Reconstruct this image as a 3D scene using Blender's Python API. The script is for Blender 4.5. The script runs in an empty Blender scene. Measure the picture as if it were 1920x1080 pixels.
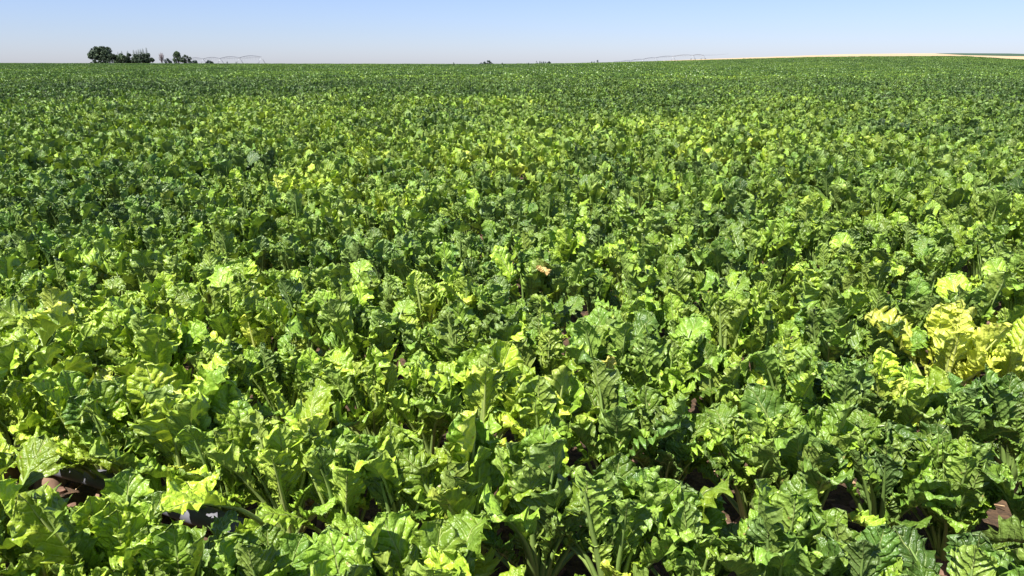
import bpy, math, random
import numpy as np
from mathutils import Vector, Matrix

R = math.radians
sc = bpy.context.scene
random.seed(7)
rng = np.random.default_rng(11)

# ------------------------------------------------------------------ camera
F = 1397.0 / 1920.0                      # focal length in picture widths
CAM_Z = 1.6
PITCH = math.atan((540 - 119) / 1397.0)
cam_d = bpy.data.cameras.new("camera")
cam = bpy.data.objects.new("camera", cam_d)
sc.collection.objects.link(cam)
cam_d.sensor_width = 36
cam_d.lens = 36 * F
cam_d.clip_start = 0.05
cam_d.clip_end = 20000
cam.location = (0, 0, CAM_Z)
cam.rotation_euler = (math.pi / 2 - PITCH, 0, 0)
sc.camera = cam

# ------------------------------------------------------------------ sky and sun
SUN_EL, SUN_AZ = 58.0, -134.0            # azimuth clockwise from the view direction (+Y): high, from the left and a little behind
w = bpy.data.worlds.new("World")
sc.world = w
w.use_nodes = True
nt = w.node_tree
nt.nodes.clear()
out = nt.nodes.new("ShaderNodeOutputWorld")
bg = nt.nodes.new("ShaderNodeBackground")
sky = nt.nodes.new("ShaderNodeTexSky")
sky.sky_type = 'NISHITA'
sky.sun_disc = False
sky.sun_elevation = R(SUN_EL)
sky.sun_rotation = R(SUN_AZ)
sky.altitude = 300
sky.air_density = 1.0
sky.dust_density = 0.35
sky.ozone_density = 6.0
hs = nt.nodes.new("ShaderNodeHueSaturation")
hs.inputs['Saturation'].default_value = 0.86
hs.inputs['Hue'].default_value = 0.5
nt.links.new(sky.outputs[0], hs.inputs['Color'])
tn = nt.nodes.new("ShaderNodeMix"); tn.data_type = 'RGBA'; tn.blend_type = 'MULTIPLY'; tn.inputs[0].default_value = 1.0
tn.inputs[7].default_value = (1.10, 1.12, 1.42, 1)     # white balance of the hazy blue summer sky
nt.links.new(hs.outputs[0], tn.inputs[6])
nt.links.new(tn.outputs[2], bg.inputs[0])
bg.inputs[1].default_value = 0.052
nt.links.new(bg.outputs[0], out.inputs[0])

sun_d = bpy.data.lights.new("sun", 'SUN')
sun_d.energy = 5.0
sun_d.angle = R(0.5)
sun_d.color = (1.0, 0.955, 0.88)
sun = bpy.data.objects.new("sun", sun_d)
sc.collection.objects.link(sun)
az, el = R(SUN_AZ), R(SUN_EL)
sdir = Vector((math.sin(az) * math.cos(el), math.cos(az) * math.cos(el), math.sin(el)))
sun.rotation_euler = sdir.to_track_quat('Z', 'Y').to_euler()
sun.location = sdir * 50

sc.view_settings.view_transform = 'Standard'
sc.view_settings.look = 'None'
sc.view_settings.gamma = 1
sc.view_settings.use_curve_mapping = False
sc.view_settings.exposure = 1.08
sc.render.engine = 'CYCLES'
sc.cycles.max_bounces = 7
sc.cycles.transmission_bounces = 4
sc.cycles.diffuse_bounces = 4
sc.cycles.glossy_bounces = 2

# ------------------------------------------------------------------ helpers
def link(o, parent=None):
    sc.collection.objects.link(o)
    if parent is not None:
        o.parent = parent
    return o

def tag(o, label=None, cat=None, group=None, kind=None):
    if label: o['label'] = label
    if cat: o['category'] = cat
    if group: o['group'] = group
    if kind: o['kind'] = kind
    return o

def empty(name, loc, rz=0.0):
    o = bpy.data.objects.new(name, None)
    o.empty_display_size = 0.1
    o.location = loc
    o.rotation_euler = (0, 0, rz)
    sc.collection.objects.link(o)
    return o

def mesh_np(name, co, faces, mats=(), smooth=True, mat_idx=None, uv=None, attrs=None):
    """co (n,3); faces (m,4) int array, a row ending in -1 is a triangle."""
    me = bpy.data.meshes.new(name)
    co = np.asarray(co, dtype=np.float32)
    faces = np.asarray(faces, dtype=np.int32)
    if faces.shape[1] == 3:
        faces = np.hstack([faces, -np.ones((len(faces), 1), np.int32)])
    tri = faces[:, 3] < 0
    cnt = np.where(tri, 3, 4)
    mask = np.ones(faces.shape, bool); mask[:, 3] = ~tri
    loops = faces[mask]
    me.vertices.add(len(co)); me.vertices.foreach_set('co', co.ravel())
    me.loops.add(len(loops)); me.loops.foreach_set('vertex_index', loops)
    me.polygons.add(len(faces))
    start = np.concatenate([[0], np.cumsum(cnt)[:-1]]).astype(np.int32)
    me.polygons.foreach_set('loop_start', start)
    if mat_idx is not None:
        me.polygons.foreach_set('material_index', np.asarray(mat_idx, np.int32))
    for m in mats: me.materials.append(m)
    me.update(calc_edges=True)
    me.validate()
    me.polygons.foreach_set('use_smooth', np.full(len(me.polygons), smooth))
    if uv is not None:
        l = me.uv_layers.new(name='UVMap')
        l.data.foreach_set('uv', np.asarray(uv, np.float32)[loops].ravel())
    if attrs:
        for k, (typ, val) in attrs.items():
            a = me.attributes.new(k, typ, 'POINT')
            a.data.foreach_set('vector' if typ == 'FLOAT_VECTOR' else 'value', np.asarray(val, np.float32).ravel())
    return me

class MB:
    """collects boxes, bars, tubes, leaf flakes into one mesh"""
    def __init__(s): s.v, s.f, s.n = [], [], 0
    def add(s, co, fa):
        s.v.append(np.asarray(co, float))
        fa = np.asarray(fa, int)
        if fa.shape[1] == 3: fa = np.hstack([fa, -np.ones((len(fa), 1), int)])
        fa = np.where(fa >= 0, fa + s.n, -1)
        s.f.append(fa); s.n += len(co)
    def tube(s, pts, rad, sides=6):
        pts = [Vector(p) for p in pts]
        if not hasattr(rad, '__len__'): rad = [rad] * len(pts)
        co, fa = [], []
        ref = Vector((0.13, 0.31, 1)).normalized()
        for i, p in enumerate(pts):
            t = (pts[min(i + 1, len(pts) - 1)] - pts[max(i - 1, 0)]).normalized()
            if abs(t.dot(ref)) > 0.95: a = t.cross(Vector((1, 0.1, 0))).normalized()
            else: a = t.cross(ref).normalized()
            b = t.cross(a)
            for k in range(sides):
                an = 2 * math.pi * k / sides
                co.append(p + (a * math.cos(an) + b * math.sin(an)) * rad[i])
        for i in range(len(pts) - 1):
            for k in range(sides):
                k2 = (k + 1) % sides
                fa.append((i * sides + k, i * sides + k2, (i + 1) * sides + k2, (i + 1) * sides + k))
        n0 = len(co); co += [pts[0], pts[-1]]
        for k in range(sides):
            k2 = (k + 1) % sides
            fa.append((n0, k2, k, -1))
            fa.append((n0 + 1, (len(pts) - 1) * sides + k, (len(pts) - 1) * sides + k2, -1))
        s.add([tuple(c) for c in co], fa)
    def box(s, c, d):
        x, y, z = c; a, b, h = d[0] / 2, d[1] / 2, d[2] / 2
        co = [(x + i * a, y + j * b, z + k * h) for k in (-1, 1) for j in (-1, 1) for i in (-1, 1)]
        s.add(co, [(0, 2, 3, 1), (4, 5, 7, 6), (0, 1, 5, 4), (2, 6, 7, 3), (0, 4, 6, 2), (1, 3, 7, 5)])
    def build(s, name, mat, parent=None, smooth=True, loc=None):
        me = mesh_np(name, np.vstack(s.v), np.vstack(s.f), [mat] if mat else [], smooth)
        o = bpy.data.objects.new(name, me)
        if loc is not None: o.location = loc
        return link(o, parent)

def vnoise(x, y, seed=0):
    """smooth value noise, 0..1"""
    x = np.asarray(x, float); y = np.asarray(y, float)
    xi, yi = np.floor(x), np.floor(y)
    fx, fy = x - xi, y - yi
    fx = fx * fx * (3 - 2 * fx); fy = fy * fy * (3 - 2 * fy)
    def h(a, b):
        v = np.sin(a * 127.1 + b * 311.7 + seed * 74.7) * 43758.5453
        return v - np.floor(v)
    return (h(xi, yi) * (1 - fx) + h(xi + 1, yi) * fx) * (1 - fy) + (h(xi, yi + 1) * (1 - fx) + h(xi + 1, yi + 1) * fx) * fy

# ------------------------------------------------------------------ the lie of the land
def prof(px, pts):
    return np.interp(px, [p[0] for p in pts], [p[1] for p in pts])
CREST = [(-600, 118), (0, 118.6), (480, 119.6), (900, 120.4), (1060, 119.0), (1140, 117.4), (1315, 113.0), (1500, 108.2), (1600, 107.2), (1740, 106.6), (1772, 106.8), (1841, 111), (1915, 114), (2100, 118), (3000, 119)]
WHEAT = [(-600, 123), (1060, 121), (1140, 117.6), (1200, 115.6), (1315, 111.4), (1500, 105.2), (1560, 103.3), (1650, 102.3), (1715, 102.0), (1771, 105.0), (1850, 106.6), (1920, 107.2), (2200, 113), (3000, 121)]
DARKF = [(-600, 124), (1060, 122), (1500, 112), (1690, 104.2), (1720, 102.0), (1760, 101.7), (1850, 102.2), (1920, 104.2), (2300, 116), (3000, 122)]
D_BEET, D_WHEAT, D_DARK = 320.0, 900.0, 1600.0
def terrain(x, y):
    x = np.asarray(x, float); y = np.asarray(y, float)
    d = np.maximum(y, 1e-3)
    px = 960 + 1397 * np.clip(x / np.maximum(d, 1e-3), -1.2, 1.2)
    dist = np.where(y > 0, y, 0)
    e1 = (119 - prof(px, CREST)) / 1397 - 0.40 / D_BEET
    z1 = CAM_Z + e1 * D_BEET
    s = np.clip((dist - 50) / (D_BEET - 50), 0, 1); s = s * s * (1.6 - 0.6 * s)
    near = z1 * s
    eE = (119 - prof(px, CREST)) / 1397 - 0.0022        # just beyond the crest the land drops a little
    e2 = (119 - prof(px, WHEAT)) / 1397
    e3 = (119 - prof(px, DARKF)) / 1397
    e0 = e1
    e = np.interp(dist, [0, 1], [0, 1]) * 0
    a = np.clip((dist - D_BEET) / 40.0, 0, 1)
    b = np.clip((dist - 360) / (D_WHEAT - 360), 0, 1)
    c = np.clip((dist - D_WHEAT) / 250, 0, 1)
    f = np.clip((dist - 1150) / (D_DARK - 1150), 0, 1)
    g = np.clip((dist - D_DARK) / 5000, 0, 1)
    ee = e0 * (1 - a) + eE * a
    ee = ee * (1 - b) + e2 * b
    lo = np.minimum(e2, e3) - 0.0012
    ee = ee * (1 - c) + lo * c
    ee = ee * (1 - f) + e3 * f
    ee = ee * (1 - g) + (-0.004) * g
    far = CAM_Z + ee * dist
    return np.where(dist > D_BEET, far, near)
def tz(x, y): return float(terrain(x, y))
def pix(px, py, z):
    """ground position that stands at photo pixel (px,py) on the plane of height z"""
    vx, vy = (px - 960) / 1397, (540 - py) / 1397
    dy = math.cos(PITCH) + vy * math.sin(PITCH); dz = -math.sin(PITCH) + vy * math.cos(PITCH)
    t = (z - CAM_Z) / dz
    return vx * t, dy * t
def at(px, D): return ((px - 960) / 1397 * D * 1.0445 * math.cos(PITCH) , D)   # far things near the horizon
AX = 1.0
# at the horizon the axial depth is D*cos(PITCH)
def at(px, D): return ((px - 960) / 1397 * D * math.cos(PITCH) * (1 + math.tan(PITCH) * math.tan(PITCH)) * math.cos(PITCH), D)
def at(px, D):
    depth = D * math.cos(PITCH)          # distance along the optical axis of a point at eye level
    return ((px - 960) / 1397 * depth, D)

# ------------------------------------------------------------------ materials
def nm(name):
    m = bpy.data.materials.new(name); m.use_nodes = True
    t = m.node_tree; t.nodes.clear()
    return m, t
def N(t, typ, **kw):
    n = t.nodes.new(typ)
    for k, v in kw.items():
        if k.startswith('i_'): n.inputs[int(k[2:]) if k[2:].isdigit() else k[2:]].default_value = v
        else: setattr(n, k, v)
    return n
def math_n(t, op, a, b=None, c=None, clamp=False):
    n = t.nodes.new('ShaderNodeMath'); n.operation = op; n.use_clamp = clamp
    for i, v in enumerate((a, b, c)):
        if v is None: continue
        if isinstance(v, (int, float)): n.inputs[i].default_value = v
        else: t.links.new(v, n.inputs[i])
    return n.outputs[0]
def mixc(t, fac, a, b, mode='MIX'):
    n = t.nodes.new('ShaderNodeMix'); n.data_type = 'RGBA'; n.blend_type = mode; n.clamp_factor = True
    if isinstance(fac, (int, float)): n.inputs[0].default_value = fac
    else: t.links.new(fac, n.inputs[0])
    for i, v in ((6, a), (7, b)):
        if isinstance(v, tuple): n.inputs[i].default_value = (*v[:3], 1)
        else: t.links.new(v, n.inputs[i])
    return n.outputs[2]
def ramp(t, fac, stops):
    n = t.nodes.new('ShaderNodeValToRGB')
    e = n.color_ramp.elements
    while len(e) < len(stops): e.new(0.5)
    for k, (p, c) in enumerate(stops): e[k].position = p; e[k].color = (*c, 1)
    if not isinstance(fac, (int, float)): t.links.new(fac, n.inputs[0])
    return n.outputs[0]
def sstep(t, v, lo, hi):
    n = t.nodes.new('ShaderNodeMapRange'); n.interpolation_type = 'SMOOTHSTEP'
    t.links.new(v, n.inputs[0]); n.inputs[1].default_value = lo; n.inputs[2].default_value = hi
    return n.outputs[0]

LEAF_STOPS = [(0.0, (0.024, 0.062, 0.012)), (0.25, (0.086, 0.170, 0.027)), (0.5, (0.200, 0.325, 0.032)), (0.75, (0.35, 0.48, 0.034)), (1.0, (0.62, 0.66, 0.085))]

def leaf_material(name, source, detail):
    """source: 'object' = per-object colour (yellowness, random, dryness); 'instance' = the same from the instance"""
    m, t = nm(name)
    L = t.links.new
    if source == 'object':
        oi = N(t, 'ShaderNodeObjectInfo'); sp = N(t, 'ShaderNodeSeparateColor'); L(oi.outputs['Color'], sp.inputs[0])
        yel, rnd, dry = sp.outputs[0], sp.outputs[1], sp.outputs[2]
    else:
        a = N(t, 'ShaderNodeAttribute', attribute_type='INSTANCER', attribute_name='tint')
        b = N(t, 'ShaderNodeAttribute', attribute_type='GEOMETRY', attribute_name='leafcol')
        s1 = N(t, 'ShaderNodeSeparateXYZ'); L(a.outputs['Vector'], s1.inputs[0])
        s2 = N(t, 'ShaderNodeSeparateXYZ'); L(b.outputs['Vector'], s2.inputs[0])
        yel = math_n(t, 'ADD', s1.outputs[0], s2.outputs[0], clamp=True)
        rnd = s2.outputs[1]; dry = s2.outputs[2]
    uv = N(t, 'ShaderNodeUVMap', uv_map='UVMap'); su = N(t, 'ShaderNodeSeparateXYZ'); L(uv.outputs[0], su.inputs[0])
    x, tt = su.outputs[0], su.outputs[1]
    sgn = math_n(t, 'GREATER_THAN', x, 0.5)
    a = math_n(t, 'ABSOLUTE', math_n(t, 'MULTIPLY_ADD', x, 2.0, -1.0))
    # veins: midrib at a = 0, laterals run outwards and forwards
    mw = math_n(t, 'MULTIPLY_ADD', tt, -0.065, 0.090)
    mid = math_n(t, 'SUBTRACT', 1.0, math_n(t, 'DIVIDE', a, mw), clamp=True)
    q = math_n(t, 'MULTIPLY', math_n(t, 'SUBTRACT', tt, math_n(t, 'MULTIPLY', a, 0.25)), 8.0)
    q = math_n(t, 'MULTIPLY_ADD', sgn, 0.45, q)
    dq = math_n(t, 'PINGPONG', q, 0.5)
    lat = math_n(t, 'SUBTRACT', 1.0, sstep(t, dq, 0.02, 0.085))
    lat = math_n(t, 'MULTIPLY', lat, math_n(t, 'SUBTRACT', 1.05, math_n(t, 'MULTIPLY', a, 0.95), clamp=True))
    co = N(t, 'ShaderNodeTexCoord')
    base_in = yel
    if detail:
        no = N(t, 'ShaderNodeTexNoise'); no.inputs['Scale'].default_value = 22; no.inputs['Detail'].default_value = 3
        L(co.outputs['Object'], no.inputs['Vector'])
        base_in = math_n(t, 'ADD', yel, math_n(t, 'MULTIPLY', math_n(t, 'SUBTRACT', no.outputs[0], 0.5), math_n(t, 'MULTIPLY_ADD', yel, 0.6, 0.22)), clamp=True)
        base_in = math_n(t, 'ADD', base_in, math_n(t, 'MULTIPLY', math_n(t, 'POWER', a, 3.0), 0.05), clamp=True)
    col = ramp(t, base_in, LEAF_STOPS)
    br = math_n(t, 'MULTIPLY_ADD', rnd, 0.85, 0.60)
    cb = N(t, 'ShaderNodeCombineXYZ')
    for i in range(3): L(br, cb.inputs[i])
    col = mixc(t, 1.0, col, cb.outputs[0], 'MULTIPLY')
    veinc = mixc(t, yel, (0.32, 0.44, 0.13), (0.62, 0.66, 0.22))
    col = mixc(t, math_n(t, 'MULTIPLY', lat, 0.42), col, veinc)
    col = mixc(t, math_n(t, 'MULTIPLY', mid, 1.2, clamp=True), col, veinc)
    geo = N(t, 'ShaderNodeNewGeometry')
    col = mixc(t, math_n(t, 'MULTIPLY', geo.outputs['Backfacing'], 0.35), col, mixc(t, yel, (0.12, 0.20, 0.07), (0.45, 0.5, 0.12)))
    if detail:
        nd = N(t, 'ShaderNodeTexNoise'); nd.inputs['Scale'].default_value = 30; nd.inputs['Detail'].default_value = 4
        L(co.outputs['Object'], nd.inputs['Vector'])
        dc = ramp(t, nd.outputs[0], [(0.3, (0.30, 0.13, 0.05)), (0.5, (0.62, 0.38, 0.16)), (0.7, (0.72, 0.60, 0.30))])
        col = mixc(t, dry, col, dc)
        vo = N(t, 'ShaderNodeTexVoronoi'); vo.inputs['Scale'].default_value = 55
        L(co.outputs['Object'], vo.inputs['Vector'])
        sc_ = N(t, 'ShaderNodeSeparateColor'); L(vo.outputs['Color'], sc_.inputs[0])
        spk = math_n(t, 'MULTIPLY', math_n(t, 'LESS_THAN', vo.outputs['Distance'], 0.22), math_n(t, 'GREATER_THAN', sc_.outputs[0], 0.93))
        col = mixc(t, math_n(t, 'MULTIPLY', spk, 0.8), col, (0.30, 0.22, 0.08))
    p = N(t, 'ShaderNodeBsdfPrincipled')
    L(col, p.inputs['Base Color'])
    p.inputs['Roughness'].default_value = 0.40
    p.inputs['Specular IOR Level'].default_value = 0.5
    tr = N(t, 'ShaderNodeBsdfTranslucent')
    tc = mixc(t, 1.0, col, (1.2, 1.3, 0.5), 'MULTIPLY')
    L(tc, tr.inputs[0])
    mx = N(t, 'ShaderNodeMixShader'); mx.inputs[0].default_value = 0.17
    L(p.outputs[0], mx.inputs[1]); L(tr.outputs[0], mx.inputs[2])
    if detail:
        h1 = math_n(t, 'MULTIPLY', sstep(t, dq, 0.0, 0.3), 0.6)
        n2 = N(t, 'ShaderNodeTexNoise'); n2.inputs['Scale'].default_value = 75; n2.inputs['Detail'].default_value = 3
        L(co.outputs['Object'], n2.inputs['Vector'])
        h = math_n(t, 'ADD', h1, math_n(t, 'MULTIPLY', n2.outputs[0], 1.6))
        h = math_n(t, 'SUBTRACT', h, math_n(t, 'MULTIPLY', mid, 0.8))
        bp = N(t, 'ShaderNodeBump'); bp.inputs['Strength'].default_value = 0.9; bp.inputs['Distance'].default_value = 0.006
        L(h, bp.inputs['Height']); L(bp.outputs[0], p.inputs['Normal'])
        ro = math_n(t, 'MULTIPLY_ADD', no.outputs[0], 0.22, 0.24)
        L(ro, p.inputs['Roughness'])
    o = N(t, 'ShaderNodeOutputMaterial'); L(mx.outputs[0], o.inputs[0])
    return m

def petiole_material(name, source):
    m, t = nm(name); L = t.links.new
    if source == 'object':
        oi = N(t, 'ShaderNodeObjectInfo'); sp = N(t, 'ShaderNodeSeparateColor'); L(oi.outputs['Color'], sp.inputs[0]); yel = sp.outputs[0]
    else:
        a = N(t, 'ShaderNodeAttribute', attribute_type='INSTANCER', attribute_name='tint')
        s1 = N(t, 'ShaderNodeSeparateXYZ'); L(a.outputs['Vector'], s1.inputs[0]); yel = s1.outputs[0]
    col = ramp(t, yel, [(0.0, (0.13, 0.22, 0.05)), (0.5, (0.26, 0.37, 0.09)), (1.0, (0.60, 0.62, 0.20))])
    co = N(t, 'ShaderNodeTexCoord')
    no = N(t, 'ShaderNodeTexNoise'); no.inputs['Scale'].default_value = 40
    L(co.outputs['Object'], no.inputs['Vector'])
    col = mixc(t, math_n(t, 'MULTIPLY', no.outputs[0], 0.35), col, (0.10, 0.16, 0.04))
    p = N(t, 'ShaderNodeBsdfPrincipled'); L(col, p.inputs['Base Color']); p.inputs['Roughness'].default_value = 0.4
    o = N(t, 'ShaderNodeOutputMaterial'); L(p.outputs[0], o.inputs[0])
    return m

def plain(name, c1, c2=None, scale=5.0, rough=0.8, metal=0.0, bump=0.0, detail=5, dist=0.02, coord='Object', trans=0.0):
    m, t = nm(name); L = t.links.new
    co = N(t, 'ShaderNodeTexCoord')
    no = N(t, 'ShaderNodeTexNoise'); no.inputs['Scale'].default_value = scale; no.inputs['Detail'].default_value = detail
    L(co.outputs[coord], no.inputs['Vector'])
    c2 = c2 or tuple(x * 0.7 for x in c1)
    col = ramp(t, no.outputs[0], [(0.32, c2), (0.68, c1)])
    p = N(t, 'ShaderNodeBsdfPrincipled'); L(col, p.inputs['Base Color'])
    p.inputs['Roughness'].default_value = rough; p.inputs['Metallic'].default_value = metal
    if bump:
        bp = N(t, 'ShaderNodeBump'); bp.inputs['Strength'].default_value = bump; bp.inputs['Distance'].default_value = dist
        L(no.outputs[0], bp.inputs['Height']); L(bp.outputs[0], p.inputs['Normal'])
    o = N(t, 'ShaderNodeOutputMaterial')
    if trans:
        tr = N(t, 'ShaderNodeBsdfTranslucent'); L(col, tr.inputs[0])
        mx = N(t, 'ShaderNodeMixShader'); mx.inputs[0].default_value = trans
        L(p.outputs[0], mx.inputs[1]); L(tr.outputs[0], mx.inputs[2]); L(mx.outputs[0], o.inputs[0])
    else: L(p.outputs[0], o.inputs[0])
    return m

M_LEAF = leaf_material('beet_leaf_skin', 'object', True)
M_PET = petiole_material('petiole_skin', 'object')
M_LEAF_I = leaf_material('beet_leaf_skin_spread', 'instance', True)
M_PET_I = petiole_material('petiole_skin_spread', 'instance')
M_LEAF_F = leaf_material('beet_leaf_skin_far', 'instance', False)
M_SOIL = plain('dry_soil', (0.125, 0.072, 0.036), (0.035, 0.021, 0.012), scale=22, rough=0.95, bump=1.0, detail=9, dist=0.05)
M_CLOD = plain('soil_clod_earth', (0.23, 0.13, 0.09), (0.12, 0.065, 0.045), scale=30, rough=0.95, bump=0.8, detail=8, dist=0.01)
M_ROOT = plain('beet_root_skin', (0.30, 0.19, 0.13), (0.15, 0.085, 0.055), scale=18, rough=0.9, bump=0.6, detail=7, dist=0.006)
M_STONE = plain('grey_pipe_skin', (0.17, 0.17, 0.20), (0.12, 0.12, 0.14), scale=9, rough=0.6, bump=0.3, detail=7, dist=0.004)
M_LITTER = plain('withered_leaf', (0.50, 0.36, 0.20), (0.26, 0.15, 0.08), scale=30, rough=0.9)
M_WHEAT = plain('cut_wheat', (0.46, 0.35, 0.19), (0.40, 0.27, 0.15), scale=0.012, rough=0.9, detail=4)
M_DARKF = plain('dark_green_crop', (0.035, 0.075, 0.030), (0.022, 0.052, 0.024), scale=0.02, rough=0.9, detail=5)
M_TREE = plain('tree_leaf_dark', (0.050, 0.085, 0.032), (0.022, 0.042, 0.020), scale=0.6, rough=0.7, trans=0.12)
M_TREE2 = plain('tree_leaf_mid', (0.075, 0.125, 0.042), (0.035, 0.065, 0.024), scale=0.6, rough=0.7, trans=0.12)
M_CONIFER = plain('conifer_needles', (0.040, 0.062, 0.036), (0.018, 0.030, 0.020), scale=0.8, rough=0.75)
M_FARTREE = plain('far_tree_leaf', (0.040, 0.072, 0.050), (0.020, 0.040, 0.030), scale=0.4, rough=0.8)
M_BARK = plain('bark', (0.13, 0.10, 0.08), (0.07, 0.055, 0.045), scale=3, rough=0.9)
M_BARE = plain('bare_twig', (0.24, 0.20, 0.20), (0.16, 0.13, 0.13), scale=3, rough=0.85)
M_STEEL = plain('galvanised_steel', (0.42, 0.44, 0.46), (0.30, 0.32, 0.34), scale=2, rough=0.5, metal=0.4)
M_STEEL_D = plain('weathered_steel_pipe', (0.17, 0.18, 0.21), (0.12, 0.13, 0.15), scale=2, rough=0.6, metal=0.2)
M_RUBBER = plain('tyre_rubber', (0.03, 0.03, 0.03), scale=5, rough=0.9)
M_HOSE = plain('drop_hose', (0.12, 0.13, 0.15), scale=5, rough=0.7)

# ------------------------------------------------------------------ ground, fields
def polar_sheet(name, mat, r0, r1, nr, angs, dz=0.0, label=None, jit=0.0):
    rr = np.geomspace(r0, r1, nr)
    A, Rr = np.meshgrid(angs, rr)
    X, Y = np.sin(A) * Rr, np.cos(A) * Rr
    Z = terrain(X, Y) + dz
    co = np.stack([X, Y, Z], -1).reshape(-1, 3)
    na = len(angs)
    i, j = np.meshgrid(np.arange(nr - 1), np.arange(na - 1), indexing='ij')
    a = (i * na + j).ravel()
    f = np.stack([a, a + 1, a + na + 1, a + na], -1)[:, ::-1]
    o = link(bpy.data.objects.new(name, mesh_np(name, co, f, [mat])))
    return tag(o, kind='structure')
front = np.arctan(np.linspace(-1.1, 1.1, 420))
back = np.linspace(front[-1], front[0] + 2 * math.pi, 70)[1:]
angs = np.concatenate([front, back])
polar_sheet('ground', M_SOIL, 0.05, 9000, 230, angs)

def field_sheet(name, mat, px0, px1, d0, d1, dz):
    pxs = np.linspace(px0, px1, 260); ds = np.linspace(d0, d1, 60)
    D, P = np.meshgrid(ds, pxs, indexing='ij')
    X = (P - 960) / 1397 * D; Y = D
    co = np.stack([X, Y, terrain(X, Y) + dz], -1).reshape(-1, 3)
    nn = len(pxs)
    i, j = np.meshgrid(np.arange(len(ds) - 1), np.arange(nn - 1), indexing='ij')
    a = (i * nn + j).ravel()
    f = np.stack([a, a + 1, a + nn + 1, a + nn], -1)
    o = link(bpy.data.objects.new(name, mesh_np(name, co, f, [mat])))
    return tag(o, kind='structure')
field_sheet('wheat_field', M_WHEAT, 1090, 2500, 352, 960, 0.15)
field_sheet('dark_crop_field', M_DARKF, 1600, 2700, 1160, 1700, 0.4)

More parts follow.
